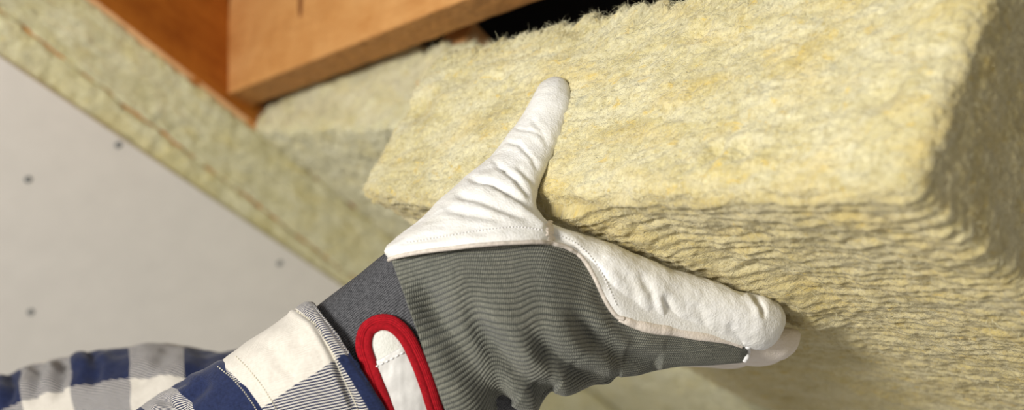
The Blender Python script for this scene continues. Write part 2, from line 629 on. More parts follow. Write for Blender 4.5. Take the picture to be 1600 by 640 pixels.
def prism(O, ex, ey, ez, nx=2, ny=2, nz=2, bev=0.0015, wob=0.0, seed=0.0):
    """box with rounded edges from a corner and three edge vectors; returns verts, faces, grain"""
    Lx, Ly, Lz = (np.linalg.norm(e) for e in (ex, ey, ez))

    def ticks(L, n):
        t = np.linspace(0, L, n + 1)
        return np.unique(np.concatenate([t, [0, bev * 0.3, bev, L - bev, L - bev * 0.3, L]]))

    X, Y, Z = ticks(Lx, nx), ticks(Ly, ny), ticks(Lz, nz)
    V, F = [], []
    base = 0
    for axis, side in ((0, 0), (0, 1), (1, 0), (1, 1), (2, 0), (2, 1)):
        A = [X, Y, Z]
        fix = A[axis][-1] if side else 0.0
        o = [k for k in range(3) if k != axis]
        g0, g1 = np.meshgrid(A[o[0]], A[o[1]], indexing='ij')
        p = np.zeros(g0.shape + (3,))
        p[..., o[0]] = g0
        p[..., o[1]] = g1
        p[..., axis] = fix
        f = grid_faces(g0.shape[0], g0.shape[1], False) + base
        if (axis in (0, 2)) != bool(side):
            f = f[:, ::-1]
        V.append(p.reshape(-1, 3))
        F.append(f)
        base += g0.size
    V = np.vstack(V)
    F = np.vstack(F)
    key = np.round(V * 1e6).astype(np.int64)
    _, first, inv = np.unique(key, axis=0, return_index=True, return_inverse=True)
    V = V[first]
    F = inv.reshape(-1)[F]
    L = np.array([Lx, Ly, Lz])
    inner = np.clip(V, bev, L - bev)
    d = V - inner
    ln = np.linalg.norm(d, axis=1, keepdims=True)
    N = d / (ln + 1e-12)
    B = inner + N * bev
    if wob:
        B = B + N * (wob * perlin(B * 60 + seed) + 0.5 * wob * perlin(B * 200 + seed))[:, None]
    E = np.stack([unit(ex), unit(ey), unit(ez)])
    P = np.asarray(O) + B @ E
    if np.dot(np.cross(ex, ey), ez) > 0:
        F = F[:, ::-1]
    return P, F, B + np.array([seed, seed * 0.7, 0]), N @ E, N


# ------------------------------------------------------------------ plasterboard on the slope
e0 = slope(-420, 92 - 420 * 0.70)
e1 = slope(1250, 92 + 1250 * 0.664)
edge = e1 - e0
down = unit(q_dir - unit(edge) * np.dot(q_dir, unit(edge)))
board = empty('ceiling', e0 + edge / 2, None, None, kind='structure')
board['label'] = 'grey plasterboard sheet screwed to the roof slope'
BL = 0.016
Vb, Fb, Gb, _, _ = prism(e0 + n_roof * BL, edge, down * 1.25, -n_roof * 0.0125, 8, 8, 1, 0.001)
mesh('plasterboard_sheet', Vb, Fb, M_BOARD, board, attr=Gb)


def screw(px, py):
    p = on_plane(px, py, SL0 + n_roof * BL, n_roof)
    u, v = r_dir, q_dir
    rr = [0.0, 0.0011, 0.0012, 0.0034, 0.0038]
    hh = [-0.0010, -0.0010, 0.0002, 0.0006, -0.0004]
    V = []
    ns = 16
    for r, h in zip(rr, hh):
        for k in range(ns):
            a = 2 * math.pi * k / ns
            q = r * (1 + (0.25 * math.cos(4 * a) if r < 0.002 else 0))
            V.append(p + u * q * math.cos(a) + v * q * math.sin(a) + n_roof * h)
    mesh('screw', np.array(V), grid_faces(len(rr), ns, True), M_SCREW, board)


for s in ((185, 226), (44, 280), (437, 411), (48, 487), (-120, 60), (-150, 330)):
    screw(*s)

# ------------------------------------------------------------------ rafters
e_up = unit([0.05, 0.80, 0.60])                    # the depth of the rafters, up into the roof


def rafter(name, pxa, pxb, width, depth, mat, label, lift):
    a, b = slope(*pxa, lift), slope(*pxb, lift)
    ex = b - a
    V, F, G, _, _ = prism(a, ex, e_up * depth, q_dir * width, 60, 12, 6, 0.0015, 0.0006, 3.1)
    o = mesh(name, V, F, mat, attr=G)
    props(o, label, 'rafter', 'roof timbers')
    return o, a, unit(ex)


def line1(x):
    return (x, -0.0 + (x - 150) * 0.7755)


R1, ra, rx = rafter('rafter', line1(-120), line1(640), 0.045, 0.26, M_WOOD_DARK,
                    'dark brown rafter with thin pale lower edge beside the plasterboard slope', 0.006)
# added pale strip, painting in the light along its lower edge
la, lb = slope(*line1(-118), 0.0062), slope(*line1(404), 0.0062)
Vl, Fl, Gl, _, _ = prism(la, lb - la, -n_roof * 0.004, q_dir * 0.012, 40, 2, 4, 0.0008, 0.0003, 1.4)
M_WOOD_LIT_EDGE = wood_material('lit_edge_pine', (0.84, 0.52, 0.27), (0.78, 0.45, 0.21), (0.62, 0.31, 0.12))  # paler copy of the wood for the painted lit edge
mesh('lit_edge_strip', Vl, Fl, M_WOOD_LIT_EDGE, R1, attr=Gl)
rafter('rafter', (-150, 10 - 150 * 0.755), (640, 10 + 640 * 0.755), 0.045, 0.20, M_WOOD,
       'rafter almost hidden between two wool strips, only thin orange line showing', 0.0045)


# ------------------------------------------------------------------ mineral wool
def wool_disp(B, N, amp, ridge, seed, lens):
    """outward displacement of a wool slab at box points B (metres)"""
    p = B + seed
    d = 1.6 * perlin(p * np.array([22, 28, 28])) + 1.0 * perlin(p * np.array([60, 85, 85]) + 9)
    d += 0.85 * perlin(p * np.array([140, 210, 210]) + 5) + 0.7 * perlin(p * np.array([320, 440, 440]) + 2)
    low = np.clip(-N[:, 1], 0, 1)                   # the broad face with pressed furrows
    wv = perlin(p * np.array([30, 10, 30]) + 31) * 0.9
    fur = np.sin((p[:, 2] / 0.0078 + wv) * 2 * math.pi)
    fur = fur * (0.55 + 0.7 * perlin(p * np.array([38, 1, 75]) + 17))
    lump = perlin(p * np.array([75, 60, 150]) + 3)
    d += ridge * low * (0.75 * fur + 0.8 * lump)
    return d * amp


def slab(name, O, ex, ey, ez, res, round_r, amp, ridge, seed, mat, label, group=None, edit=None, parts=True, category='insulation batt'):
    Lx, Ly, Lz = (np.linalg.norm(e) for e in (ex, ey, ez))
    V, F, G, N, Nb = prism(O, ex, ey, ez, max(2, int(Lx / res)), max(2, int(Ly / res)), max(2, int(Lz / res)), round_r, 0, 0)
    B = G
    V = V + N * wool_disp(B, Nb, amp, ridge, seed, (Lx, Ly, Lz))[:, None]
    if edit is not None:
        V = edit(V, B, N, Nb)
    root = empty(name, np.asarray(O) + (np.asarray(ex) + np.asarray(ez)) / 2, label, category, group)
    mesh('wool_body', V, F, mat, root, attr=B + seed, face_tint=np.maximum(np.clip(-Nb[:, 1], 0, 1), np.abs(Nb[:, 0])))
    return root, V, F, N, B, Nb


def fibres(root, V, N, weight, count, length, seed, stick=0.35, width=0.00006):
    """loose strands standing off the wool surface, one mesh of thin ribbons"""
    rng = np.random.RandomState(seed)
    w = weight / weight.sum()
    i = rng.choice(len(V), count, p=w)
    p0 = V[i] - N[i] * 0.0006 + rng.normal(scale=0.0004, size=(count, 3))
    L = length * rng.gamma(3.0, 1 / 3.0, count)[:, None]
    t = rng.normal(size=(count, 3))
    t -= N[i] * np.sum(t * N[i], 1, keepdims=True)
    t /= np.linalg.norm(t, axis=1, keepdims=True)
    up = N[i] * (stick * np.abs(rng.normal(size=(count, 1))) + 0.06)
    t2 = t + rng.normal(scale=0.5, size=(count, 3))
    p1 = p0 + (t + up * 1.6) * L * 0.35
    p2 = p1 + (t2 + up * 0.6) * L * 0.3
    p3 = p2 + (t2 * 0.8 + rng.normal(scale=0.5, size=(count, 3)) - up * 0.5) * L * 0.3
    side = np.cross(t, N[i] + rng.normal(scale=0.6, size=(count, 3)))
    side /= np.linalg.norm(side, axis=1, keepdims=True)
    wd = width * rng.uniform(0.6, 1.5, (count, 1)) * side
    pts = np.stack([p0 - wd, p0 + wd, p1 - wd, p1 + wd, p2 - wd * 0.8, p2 + wd * 0.8, p3 - wd * 0.4, p3 + wd * 0.4], 1)
    b = (np.arange(count) * 8)[:, None]
    f = np.concatenate([b + np.array([[0, 1, 3, 2]]), b + np.array([[2, 3, 5, 4]]), b + np.array([[4, 5, 7, 6]])], 0)
    o = mesh('loose_fibres', pts.reshape(-1, 3), f, M_FIBRE, root)
    o['kind'] = 'stuff'
    return o


# wool strips lying on the slope between the rafters and the plasterboard
def strip(pa, pb, pc, pd, label, seed, thick=0.05, lift=0.010):
    """wool strip; pa->pb the edge towards the open bay, pd/pc the lower edge"""
    a, b, c, d = (slope(*q, lift) for q in (pa, pb, pc, pd))
    ex = b - a
    ez = ((d - a) + (c - b)) / 2
    ez = ez - unit(ex) * np.dot(ez, unit(ex))
    ux, uz = unit(ex), unit(ez)
    w0, w1 = np.dot(d - a, uz), np.dot(c - b, uz)
    Lx, Lz = np.linalg.norm(ex), np.linalg.norm(ez)

    def taper(V, B, N, Nb):
        return V + uz * (B[:, 2] * ((w0 + (w1 - w0) * B[:, 0] / Lx) / Lz - 1))[:, None]

    root, V, F, N, B, Nb = slab('insulation_batt', a, ex, -n_roof * thick, ez, 0.0028, 0.004, 0.0014, 1.3, seed, M_WOOL_FAR, label, 'wool batts on the roof slope', taper)
    vis = (Nb[:, 1] < -0.2) * 1.0 + 1e-6
    fibres(root, V, N, vis, 9000, 0.004, int(seed * 10) + 1, 0.25, 0.0001)


X0, X1 = -150, 1150
strip((X0, line1(X0)[1] + 12), (X1, line1(X1)[1] + 12), (X1, 16 + X1 * 0.755), (X0, 11 + X0 * 0.755),
      'furrowed wool strip below the dark brown rafter', 2.0)
strip((X0, 19 + X0 * 0.755), (X1, 19 + X1 * 0.755), (X1, 100 + X1 * 0.69), (X0, 100 + X0 * 0.69),
      'narrow wool strip along the edge of the grey plasterboard', 4.0, lift=0.008)

# ------------------------------------------------------------------ timber across the bay
nr = unit(np.cross(rx, e_up))
if nr[0] < 0:
    nr = -nr
E1 = on_plane(357, 147, ra, nr)                    # where its lower front arris meets the rafter
t_dir = unit(at(800, -30, 0.87) - E1)


def along(px):
    """depth-consistent point of the timber's lower arris above pixel column px"""
    k = (px - 800.0) / FPX
    s = (k * E1[2] - E1[0]) / (t_dir[0] - k * t_dir[2])
    return E1 + t_dir * s


tl = along(960) - E1
front_up = on_plane(357, -20, ra, nr) - E1
front_up = unit(front_up - t_dir * np.dot(front_up, t_dir) * 0.4)
back_dir = unit(np.array([0.35, -0.28, 0.89]))
Vt, Ft, Gt, _, NBt = prism(E1 - t_dir * 0.01, tl, front_up * 0.26, back_dir * 0.037, 160, 50, 12, 0.002, 0.0007, 6.3)
timber = empty('timber_beam', E1, 'orange stained timber beam with knot across the top of the bay', 'beam', 'roof timbers')
mesh('beam_body', Vt, Ft, M_WOOD_UNDERSHADE, timber, attr=Gt, face_tint=np.clip(-NBt[:, 1], 0, 1) ** 2)  # mask of the underside for its painted shade
# knot near the top of the beam's face
nf = unit(np.cross(tl, front_up))
if nf[2] > 0:
    nf = -nf
kc = on_plane(470, 6, E1, nf)
V = []
for r, h in ((0.0, 0.0012), (0.5, 0.0010), (0.85, 0.0007), (1.0, -0.001)):
    for k in range(20):
        a = 2 * math.pi * k / 20
        V.append(kc + t_dir * 0.0045 * r * math.cos(a) + front_up * 0.015 * r * (math.sin(a)) + nf * h)
mesh('knot', np.array(V), grid_faces(4, 20, True), M_KNOT, timber)
# loose splinters along the lower arris
rng = np.random.RandomState(5)
pts, fs = [], []
for k in range(260):
    q = along(rng.uniform(380, 860)) + back_dir * rng.uniform(0, 0.037) * (rng.rand() < 0.7)
    d = unit(rng.normal(size=3) + np.array([0, -0.6, -0.3])) * rng.uniform(0.002, 0.007)
    s = unit(np.cross(d, [0.2, 0.3, 1])) * 0.00016
    b = len(pts)
    pts += [q - s, q + s, q + d * 0.6 + s + t_dir * 0.0006, q + d]
    fs.append((b, b + 1, b + 2, b + 3))
o = mesh('splinters', np.array(pts), fs, M_WOOD, timber)
o['kind'] = 'stuff'

# ------------------------------------------------------------------ the batt being pushed in
P0 = at(1425, 302, 0.45)
P1 = at(543, 318, 0.75)
A_DIR = P1 - P0
c_dir = unit([0.65, -0.38, 0.66])
u_dir = unit([0.42, 0.82, 0.38])

# ------------------------------------------------------------------ glove lofts (made first: the wool yields to them)
thumb_keys = [
    (608, 407, 862, 382, 0.588, 0.021, 10), (600, 390, 864, 366, 0.590, 0.022, 6),
    (620, 370, 860, 350, 0.594, 0.0225, 0), (650, 347, 848, 336, 0.599, 0.022, 0),
    (685, 314, 838, 318, 0.607, 0.020, 0), (715, 288, 841, 296, 0.615, 0.018, 0),
    (740, 266, 852, 268, 0.624, 0.0165, 0), (770, 240, 868, 240, 0.633, 0.0150, 0),
    (800, 203, 883, 206, 0.642, 0.0138, 0), (818, 175, 892, 178, 0.649, 0.0130, 0),
    (832, 149, 895, 156, 0.654, 0.0120, 0), (845, 131, 890, 135, 0.658, 0.0098, 0),
    (857, 123, 882, 124, 0.660, 0.0060, 0), (867, 120, 874, 120, 0.661, 0.0016, 0)]
index_keys = [
    (856, 346, 866, 384, 0.600, 0.011, 0), (890, 358, 902, 396, 0.603, 0.014, 0),
    (930, 372, 930, 430, 0.607, 0.0160, 0), (970, 387, 948, 470, 0.611, 0.0200, 0),
    (1005, 401, 975, 499, 0.615, 0.0200, 0), (1040, 415, 1020, 510, 0.618, 0.0185, 0),
    (1080, 428, 1062, 514, 0.621, 0.0150, 0), (1115, 440, 1100, 523, 0.624, 0.0145, 0),
    (1150, 453, 1135, 529, 0.627, 0.0145, 0), (1180, 460, 1160, 540, 0.630, 0.0140, 0),
    (1203, 467, 1184, 546, 0.632, 0.0130, 0), (1219, 478, 1202, 542, 0.634, 0.0108, 0),
    (1226, 491, 1216, 530, 0.635, 0.0070, 0), (1227, 504, 1223, 516, 0.6355, 0.002, 0)]
middle_keys = [
    (1060, 490, 1070, 560, 0.640, 0.012, 0), (1120, 500, 1128, 562, 0.645, 0.012, 0),
    (1165, 508, 1170, 564, 0.650, 0.012, 0), (1200, 510, 1203, 566, 0.654, 0.012, 0),
    (1230, 510, 1228, 560, 0.657, 0.0105, 0), (1247, 514, 1243, 546, 0.660, 0.007, 0), (1252, 522, 1250, 530, 0.661, 0.002, 0)]
hand_keys = [
    (604, 385, 716, 690, 0.603, 0.034, 0), (640, 376, 745, 676, 0.602, 0.036, 0),
    (682, 369, 772, 650, 0.601, 0.0365, 0), (708, 365, 787, 624, 0.601, 0.036, 0), (745, 361, 812, 636, 0.601, 0.0365, 0),
    (785, 358, 838, 640, 0.602, 0.036, 0), (820, 357, 862, 613, 0.603, 0.0345, 0),
    (855, 359, 885, 615, 0.605, 0.034, 0), (900, 376, 925, 602, 0.609, 0.0275, 0), (930, 390, 952, 600, 0.611, 0.0245, 0),
    (948, 400, 966, 588, 0.6125, 0.0225, 0),
    (985, 420, 1000, 584, 0.616, 0.0195, 0), (1050, 455, 1058, 573, 0.623, 0.0165, 0),
    (1110, 482, 1118, 569, 0.630, 0.0145, 0), (1150, 498, 1156, 566, 0.635, 0.0125, 0),
    (1166, 510, 1168, 563, 0.638, 0.0110, 0)]

THUMB, th_t, THUMB_C = loft(thumb_keys, 300, 160, 2.1)
INDEX, th_i, INDEX_C = loft(index_keys, 280, 140, 2.15)
MIDDLE, th_m, MIDDLE_C = loft(middle_keys, 120, 72, 2.1)
NF, NB = 660, 180                                  # most of the points go to the ribbed side
NU, NV = 320, NF + NB
HAND, th_h, HAND_C = loft(hand_keys, NU, NV, 2.3, th=np.concatenate([np.linspace(0, math.pi, NF, endpoint=False), math.pi + np.linspace(0, math.pi, NB, endpoint=False)]))


def creases(P, th, C, lines, wrap=True, inward=0.0):
    """press fold lines (px polylines, depth mm, half width px) into the camera-side of a loft"""
    q = proj(P)
    N = grid_normals(P, wrap, P - C[:, None])
    front = smooth(-0.05, 0.25, -N[..., 2])
    d = np.zeros(P.shape[:2])
    for line, amp, wd, *rest in lines:
        dist, side, fr = polydist(q, line)
        fade = smooth(0, 0.2, fr) * smooth(0, 0.2, 1 - fr) if not rest else smooth(0, rest[0], fr + 1e-3) * smooth(0, rest[1], 1 - fr + 1e-3)
        g = np.exp(-(dist / wd) ** 2)
        roll = np.exp(-((dist - 2.1 * wd) / (1.3 * wd)) ** 2) * (0.55 + 0.25 * side)
        d += amp * 1e-3 * fade * (-g + 0.55 * roll)
    if inward:                                      # slack cloth folds towards the hand rather than along its own slope
        core = C[:, None] / np.linalg.norm(C, axis=1)[:, None, None]
        N = N * (1 - inward) - core * inward
    return P + N * (d * front)[..., None]


thumb_folds = [
    ([(727, 279), (767, 284), (805, 306), (839, 331), (858, 348)], 2.2, 5, 0.15, 0.05),
    ([(703, 301), (742, 309), (780, 324), (835, 345)], 1.5, 6),
    ([(805, 254), (830, 282), (840, 302)], 0.8, 4), ([(764, 246), (805, 279), (832, 314)], 1.1, 4),
    ([(783, 219), (811, 225), (832, 248), (842, 270)], 0.7, 3.5), ([(799, 200), (827, 203), (850, 212)], 0.6, 3.2),
    ([(828, 180), (846, 206), (861, 236)], 0.4, 4), ([(760, 262), (790, 262), (818, 290)], 0.5, 3.5),
    ([(690, 325), (740, 334), (800, 346)], 0.8, 6), ([(618, 384), (655, 372), (700, 366)], 0.5, 6)]
THUMB = creases(THUMB, th_t, THUMB_C, thumb_folds)
index_folds = [
    ([(996, 420), (1018, 457), (1025, 482), (1031, 510)], 1.4, 8),
    ([(1036, 455), (1046, 482), (1056, 512)], 2.6, 7, 0.35, 0.05),
    ([(1172, 452), (1190, 478), (1197, 502)], 2.4, 4.5, 0.05, 0.4),
    ([(950, 400), (985, 440), (1000, 480)], 0.7, 9), ([(1085, 470), (1100, 500), (1106, 522)], 0.7, 7),
    ([(1135, 505), (1150, 522), (1160, 538)], 0.9, 6, 0.3, 0.05), ([(905, 372), (935, 392), (960, 425)], 0.6, 8)]
INDEX = creases(INDEX, th_i, INDEX_C, index_folds)
for arr, C, s in ((THUMB, THUMB_C, 0.0), (INDEX, INDEX_C, 4.0), (MIDDLE, MIDDLE_C, 8.0)):
    n = grid_normals(arr, True, arr - C[:, None])
    arr += n * (0.0007 * perlin(arr * 70 + s) + 0.00025 * perlin(arr * 240 + s))[..., None]

hand_folds = [
    ([(640, 420), (690, 505), (735, 570), (790, 640)], 9.0, 25, 0.25, 0.02),
    ([(705, 440), (752, 520), (805, 580), (862, 620)], 8.5, 22, 0.4, 0.02),
    ([(810, 505), (855, 548), (905, 582), (966, 600)], 6.5, 18, 0.4, 0.02),
    ([(880, 470), (925, 525), (970, 556), (1035, 572)], 5.0, 15, 0.35, 0.05),
    ([(925, 440), (960, 500), (1010, 545)], 1.8, 12)]
HAND = creases(HAND, th_h, HAND_C, [(f[0], f[1] * 1.4) + tuple(f[2:]) for f in hand_folds], inward=0.75)
# the slack of the knit hangs in lobes along its lower edge
nrm = grid_normals(HAND, True, HAND - HAND_C[:, None])
uu = np.linspace(0, 1, NU)[:, None]
vv = np.where(th_h < math.pi, 0.5 * (0.45 * th_h / math.pi + 0.55 * (1 - np.cos(th_h)) / 2), 0.5 * th_h / math.pi)[None, :]
RIBS = 92.0
rib_amp = 0.00062 * (1 - 0.5 * smooth(0.42, 0.8, uu))
HAND_SMOOTH = HAND.copy()
HAND = HAND + nrm * (rib_amp * (np.abs(np.cos(math.pi * vv * RIBS)) - 0.5) + 0.0006 * perlin(HAND * 60))[..., None]
HAND_UV = np.vstack([np.stack(np.broadcast_arrays(uu * 170.0, vv * RIBS + 0.0), -1).reshape(-1, 2), np.zeros((2, 2))])

bvh_hand = bvh_of(HAND)


def lay_over(P, trees, gap):
    """bring covering panels out to lie on top of what they cover"""
    q = proj(P)
    flat = P.reshape(-1, 3)
    qq = q.reshape(-1, 2)
    N = grid_normals(P, True, P - P.mean(1, keepdims=True)).reshape(-1, 3)
    for i in range(len(flat)):
        if N[i, 2] > -0.02:
            continue
        d = hit_depth(trees, qq[i, 0], qq[i, 1])
        if d is not None and flat[i, 2] > d - gap:
            flat[i] *= (d - gap) / flat[i, 2]
    return flat.reshape(P.shape)


bvh_smooth = bvh_of(HAND_SMOOTH)
THUMB = lay_over(THUMB, [bvh_smooth], 0.0013)
INDEX = lay_over(INDEX, [bvh_smooth], 0.0013)
bvh_thumb, bvh_index, bvh_middle = bvh_of(THUMB), bvh_of(INDEX), bvh_of(MIDDLE)


def yield_to(V, chains, direction, extra=0.0):
    """push wool points along `direction` out of the way of the glove's tubes"""
    d = unit(direction)
    for C, R in chains:
        for c, r in zip(C, R):
            w = V - c
            near = np.abs(w).max(1) < r + 0.06
            if not near.any():
                continue
            idx = np.nonzero(near)[0]
            w = w[idx]
            along_ = w @ d
            lat2 = np.sum(w * w, 1) - along_ ** 2
            rr = r + extra
            ins = lat2 < rr * rr
            root_ = np.sqrt(np.maximum(rr * rr - lat2, 0))
            move = np.where(ins & (along_ < root_) & (along_ > -rr * 2.0), root_ - along_, 0)
            V[idx] += move[:, None] * d
    return V


def swell(V, chains, direction, amp, width):
    """wool bulging up beside what is pressed into it"""
    d = unit(direction)
    best = np.full(len(V), 1.0)
    for C, R in chains:
        for c, r in zip(C, R):
            w = V - c
            al = w @ d
            lat = np.sqrt(np.maximum(np.sum(w * w, 1) - al ** 2, 0)) - r
            best = np.minimum(best, np.where(np.abs(al) < 0.05, np.maximum(lat, 0), 1.0))
    return V - d * (amp * np.exp(-(best / width) ** 2))[:, None]


def chain(P, C, step, scale=0.9):
    i = np.arange(0, len(C), step)
    r = np.linalg.norm(P - C[:, None], axis=-1)
    return C[i], np.minimum(r[i].min(1), 0.03) * scale


th_chain = chain(THUMB, THUMB_C, 6)
ix_chain = chain(INDEX, INDEX_C, 6)
md_chain = chain(MIDDLE, MIDDLE_C, 6)
hd_chain = (HAND_C[::20], np.linalg.norm(HAND_SMOOTH - HAND_C[:, None], axis=-1)[::20].min(1) * 0.8)


def edit_main(V, B, N, Nb):
    front = (Nb[:, 2] < -0.3)
    low = (Nb[:, 1] < -0.3)
    q = proj(V)
    # torn, tufted upper edge of the front face and a softened free end
    top = smooth(0.085, 0.127, B[:, 1]) * (Nb[:, 2] < 0.3)
    V = V + u_dir * (top * (0.006 * perlin(B * np.array([70, 1, 40])) + 0.005 * perlin(B * np.array([190, 60, 90]) + 4) + 0.003 * perlin(B * np.array([420, 150, 200]) + 8)))[:, None]
    far = smooth(0.30, 0.40, B[:, 0])
    V = V - u_dir * (top * (0.004 * smooth(0.16, 0.28, B[:, 0]) + 0.008 * smooth(0.27, 0.37, B[:, 0])))[:, None]
    V = V + u_dir * (far * smooth(0.03, 0.0, B[:, 1]) * 0.007)[:, None]
    # pits and picked-out tufts on the front face
    for px, py, r, dep in ((655, 172, 16, 5), (716, 124, 15, 3), (1162, 237, 11, 3), (1092, 52, 11, 3), (1380, 150, 18, 3), (780, 120, 8, 3), (1120, 240, 10, 3)):
        d = np.hypot((q[:, 0] - px) / 1.5, (q[:, 1] - py) + (q[:, 0] - px) * 0.45)
        V = V + c_dir * (front * dep * 1e-3 * (np.exp(-(d / r) ** 2) - 0.5 * np.exp(-((d - 1.8 * r) / r) ** 2)))[:, None]
    # bulge beside the thumb and finger
    d, s, _ = polydist(proj(V), [(905, 140), (888, 230), (860, 300), (848, 330)])
    V = V - c_dir * (front * 0.006 * np.exp(-(d / 18) ** 2) * (s > 0) )[:, None] * 0
    front2 = Nb[:, 2] < -0.05
    F_ = swell(V[front2], [th_chain], c_dir, 0.0012, 0.010)
    V[front2] = yield_to(F_, [th_chain], c_dir, 0.0005)
    low2 = (Nb[:, 1] < -0.05) & ~front2
    L_ = swell(V[low2], [ix_chain, md_chain], u_dir, 0.006, 0.012)
    V[low2] = yield_to(L_, [ix_chain, md_chain], u_dir, 0.0005)
    return V


main, Vm, Fm, Nm, Bm, Nbm = slab('insulation_batt', P0, A_DIR, u_dir * 0.1255, c_dir * 0.46, 0.00125, 0.009, 0.0011, 1.15, 11.0, M_WOOL,
                                 'large yellow mineral wool batt gripped by the gloved hand', 'mineral wool batts', edit_main)
qm = proj(Vm)
vis = ((Nbm[:, 2] < -0.2) * 1.0 + (Nbm[:, 1] < -0.2) * 0.45 + (Nbm[:, 0] < -0.2) * 0.3 + ((Nbm[:, 2] < -0.2) & (Bm[:, 1] > 0.115)) * 3.0) + 1e-6
vis = vis * ((qm[:, 0] > -100) & (qm[:, 0] < 1700) & (qm[:, 1] > -150) & (qm[:, 1] < 760))
fibres(main, Vm, Nm, vis, 64000, 0.0020, 21, 0.25, 0.00005)
topv = ((Nbm[:, 2] < 0.3) & (Bm[:, 1] > 0.118)) * 1.0 + 1e-9
fibres(main, Vm, Nm, topv, 16000, 0.0032, 22, 0.55)

# ------------------------------------------------------------------ the batt already in place behind it
Q1 = at(393, 204, 1.27)
Q0 = at(690, 196, 0.93)
b2_up = u_dir


def edit_second(V, B, N, Nb):
    top = smooth(0.05, 0.085, B[:, 1]) * (Nb[:, 2] < 0.3)
    return V + u_dir * (top * (0.007 * perlin(B * np.array([45, 1, 30])) + 0.004 * perlin(B * np.array([120, 1, 60]))))[:, None]


sec, Vs, Fs, Ns, Bs, Nbs = slab('insulation_batt', Q0, Q1 - Q0, b2_up * 0.085, r_dir * 0.95, 0.0031, 0.007, 0.0024, 0.9, 23.0, M_WOOL_FAR,
                                'smaller wool batt already wedged under the orange beam', 'mineral wool batts', edit_second)
vs = ((Nbs[:, 2] < -0.2) * 1.0 + (Nbs[:, 1] < -0.2) * 0.15) + 1e-6
fibres(sec, Vs, Ns, vs, 16000, 0.0040, 31, 0.3, 0.0001)

# a short orange block showing through the gap, and an added black sheet for the darkness behind it
g0 = at(650, 132, 1.02)
Vk, Fk, Gk, _, _ = prism(g0, at(690, 126, 1.0) - g0, u_dir * 0.06, r_dir * 0.03, 8, 8, 4, 0.001, 0.0004, 2.0)
props(mesh('wood_block', Vk, Fk, M_WOOD, attr=Gk), 'small orange wood block glimpsed in the gap under the beam', 'wood block')
m0 = at(250, 300, 1.7)
gap_dark = empty('wall_gap_dark', at(800, 0, 1.5), None, None, kind='structure')
gap_dark['label'] = 'added black sheet for the darkness behind the gap'
c0 = E1 + e_up * 0.20 - t_dir * 0.3 - r_dir * 0.2
Vx, Fx, Gx, _, _ = prism(c0, t_dir * 1.6, r_dir * 1.6, e_up * 0.01, 30, 30, 1, 0.001, 0.004, 1.0)
mesh('gap_dark_sheet', Vx, Fx, M_GAP_DARK, gap_dark, attr=Gx)

# ------------------------------------------------------------------ the glove
glove = empty('work_glove', at(640, 500, 0.60), 'white leather work glove with grey ribbed knit back and red-edged strap', 'glove')
Vh, Fh = tube_mesh(HAND)
knit = mesh('knit_back', Vh, Fh, M_KNIT, glove, uv=HAND_UV)
knit['label'] = 'grey-green ribbed knit back of the glove'
Vt_, Ft_ = tube_mesh(THUMB)
thumb = mesh('thumb', Vt_, Ft_, M_LEATHER, glove)
thumb['label'] = 'creased white leather thumb pressed into the wool'
Vi_, Fi_ = tube_mesh(INDEX)
index = mesh('index_finger', Vi_, Fi_, M_LEATHER, glove)
index['label'] = 'white leather index finger under the batt'
Vd_, Fd_ = tube_mesh(MIDDLE)
middle = mesh('middle_finger', Vd_, Fd_, M_LEATHER_PINK, glove)
for k, (dx, dy, dz) in enumerate(((-14, 6, 0.024), (-60, 10, 0.046))):
    sh = [(a + dx, b + dy, c + dx, d + dy, e + dz, f * (0.98 - 0.12 * k), g) for a, b, c, d, e, f, g in middle_keys]
    Pf, _, Cf = loft(sh, 60, 40, 2.1)
    V_, F_ = tube_mesh(Pf)
    mesh(('ring_finger', 'little_finger')[k], V_, F_, M_LEATHER_PINK, glove)


def seam_path(pts, trees, lift, n=120):
    k = spline(np.array([(x, y) for x, y in pts], float), n)
    out = []
    last = 0.58
    for x, y in k:
        d = hit_depth(trees, x, y)
        last = d if d is not None else last
        out.append(at(x, y, last - lift))
    out = np.array(out)
    z = np.convolve(np.pad(out[:, 2], 3, 'edge'), np.ones(7) / 7, 'valid')
    return out * (z / out[:, 2])[:, None]


def stitches(name, pts, trees, count, rad, mat, parent, lift=0.0002, fill=0.62):
    p = seam_path(pts, trees, lift, count * 6)
    V, F, b = [], [], 0
    for k in range(count):
        s = p[k * 6:k * 6 + 6]
        m = max(2, int(round(6 * fill)))
        a, e = s[0], s[m - 1] if m < 6 else s[-1]
        line = np.linspace(a, e, 5)
        bulge = np.array([0.0, 0.8, 1.0, 0.8, 0.0])[:, None] * rad * 0.9 * -unit(line.mean(0))
        v, f = pipe(line + bulge, rad * np.array([0.5, 1, 1.1, 1, 0.5]), 6)
        V.append(v)
        F += [tuple(i + b for i in q) for q in f]
        b += len(v)
    o = mesh(name, np.vstack(V), F, mat, parent)
    o['kind'] = 'stuff'
    return o


AL = [bvh_hand, bvh_thumb, bvh_index, bvh_middle]
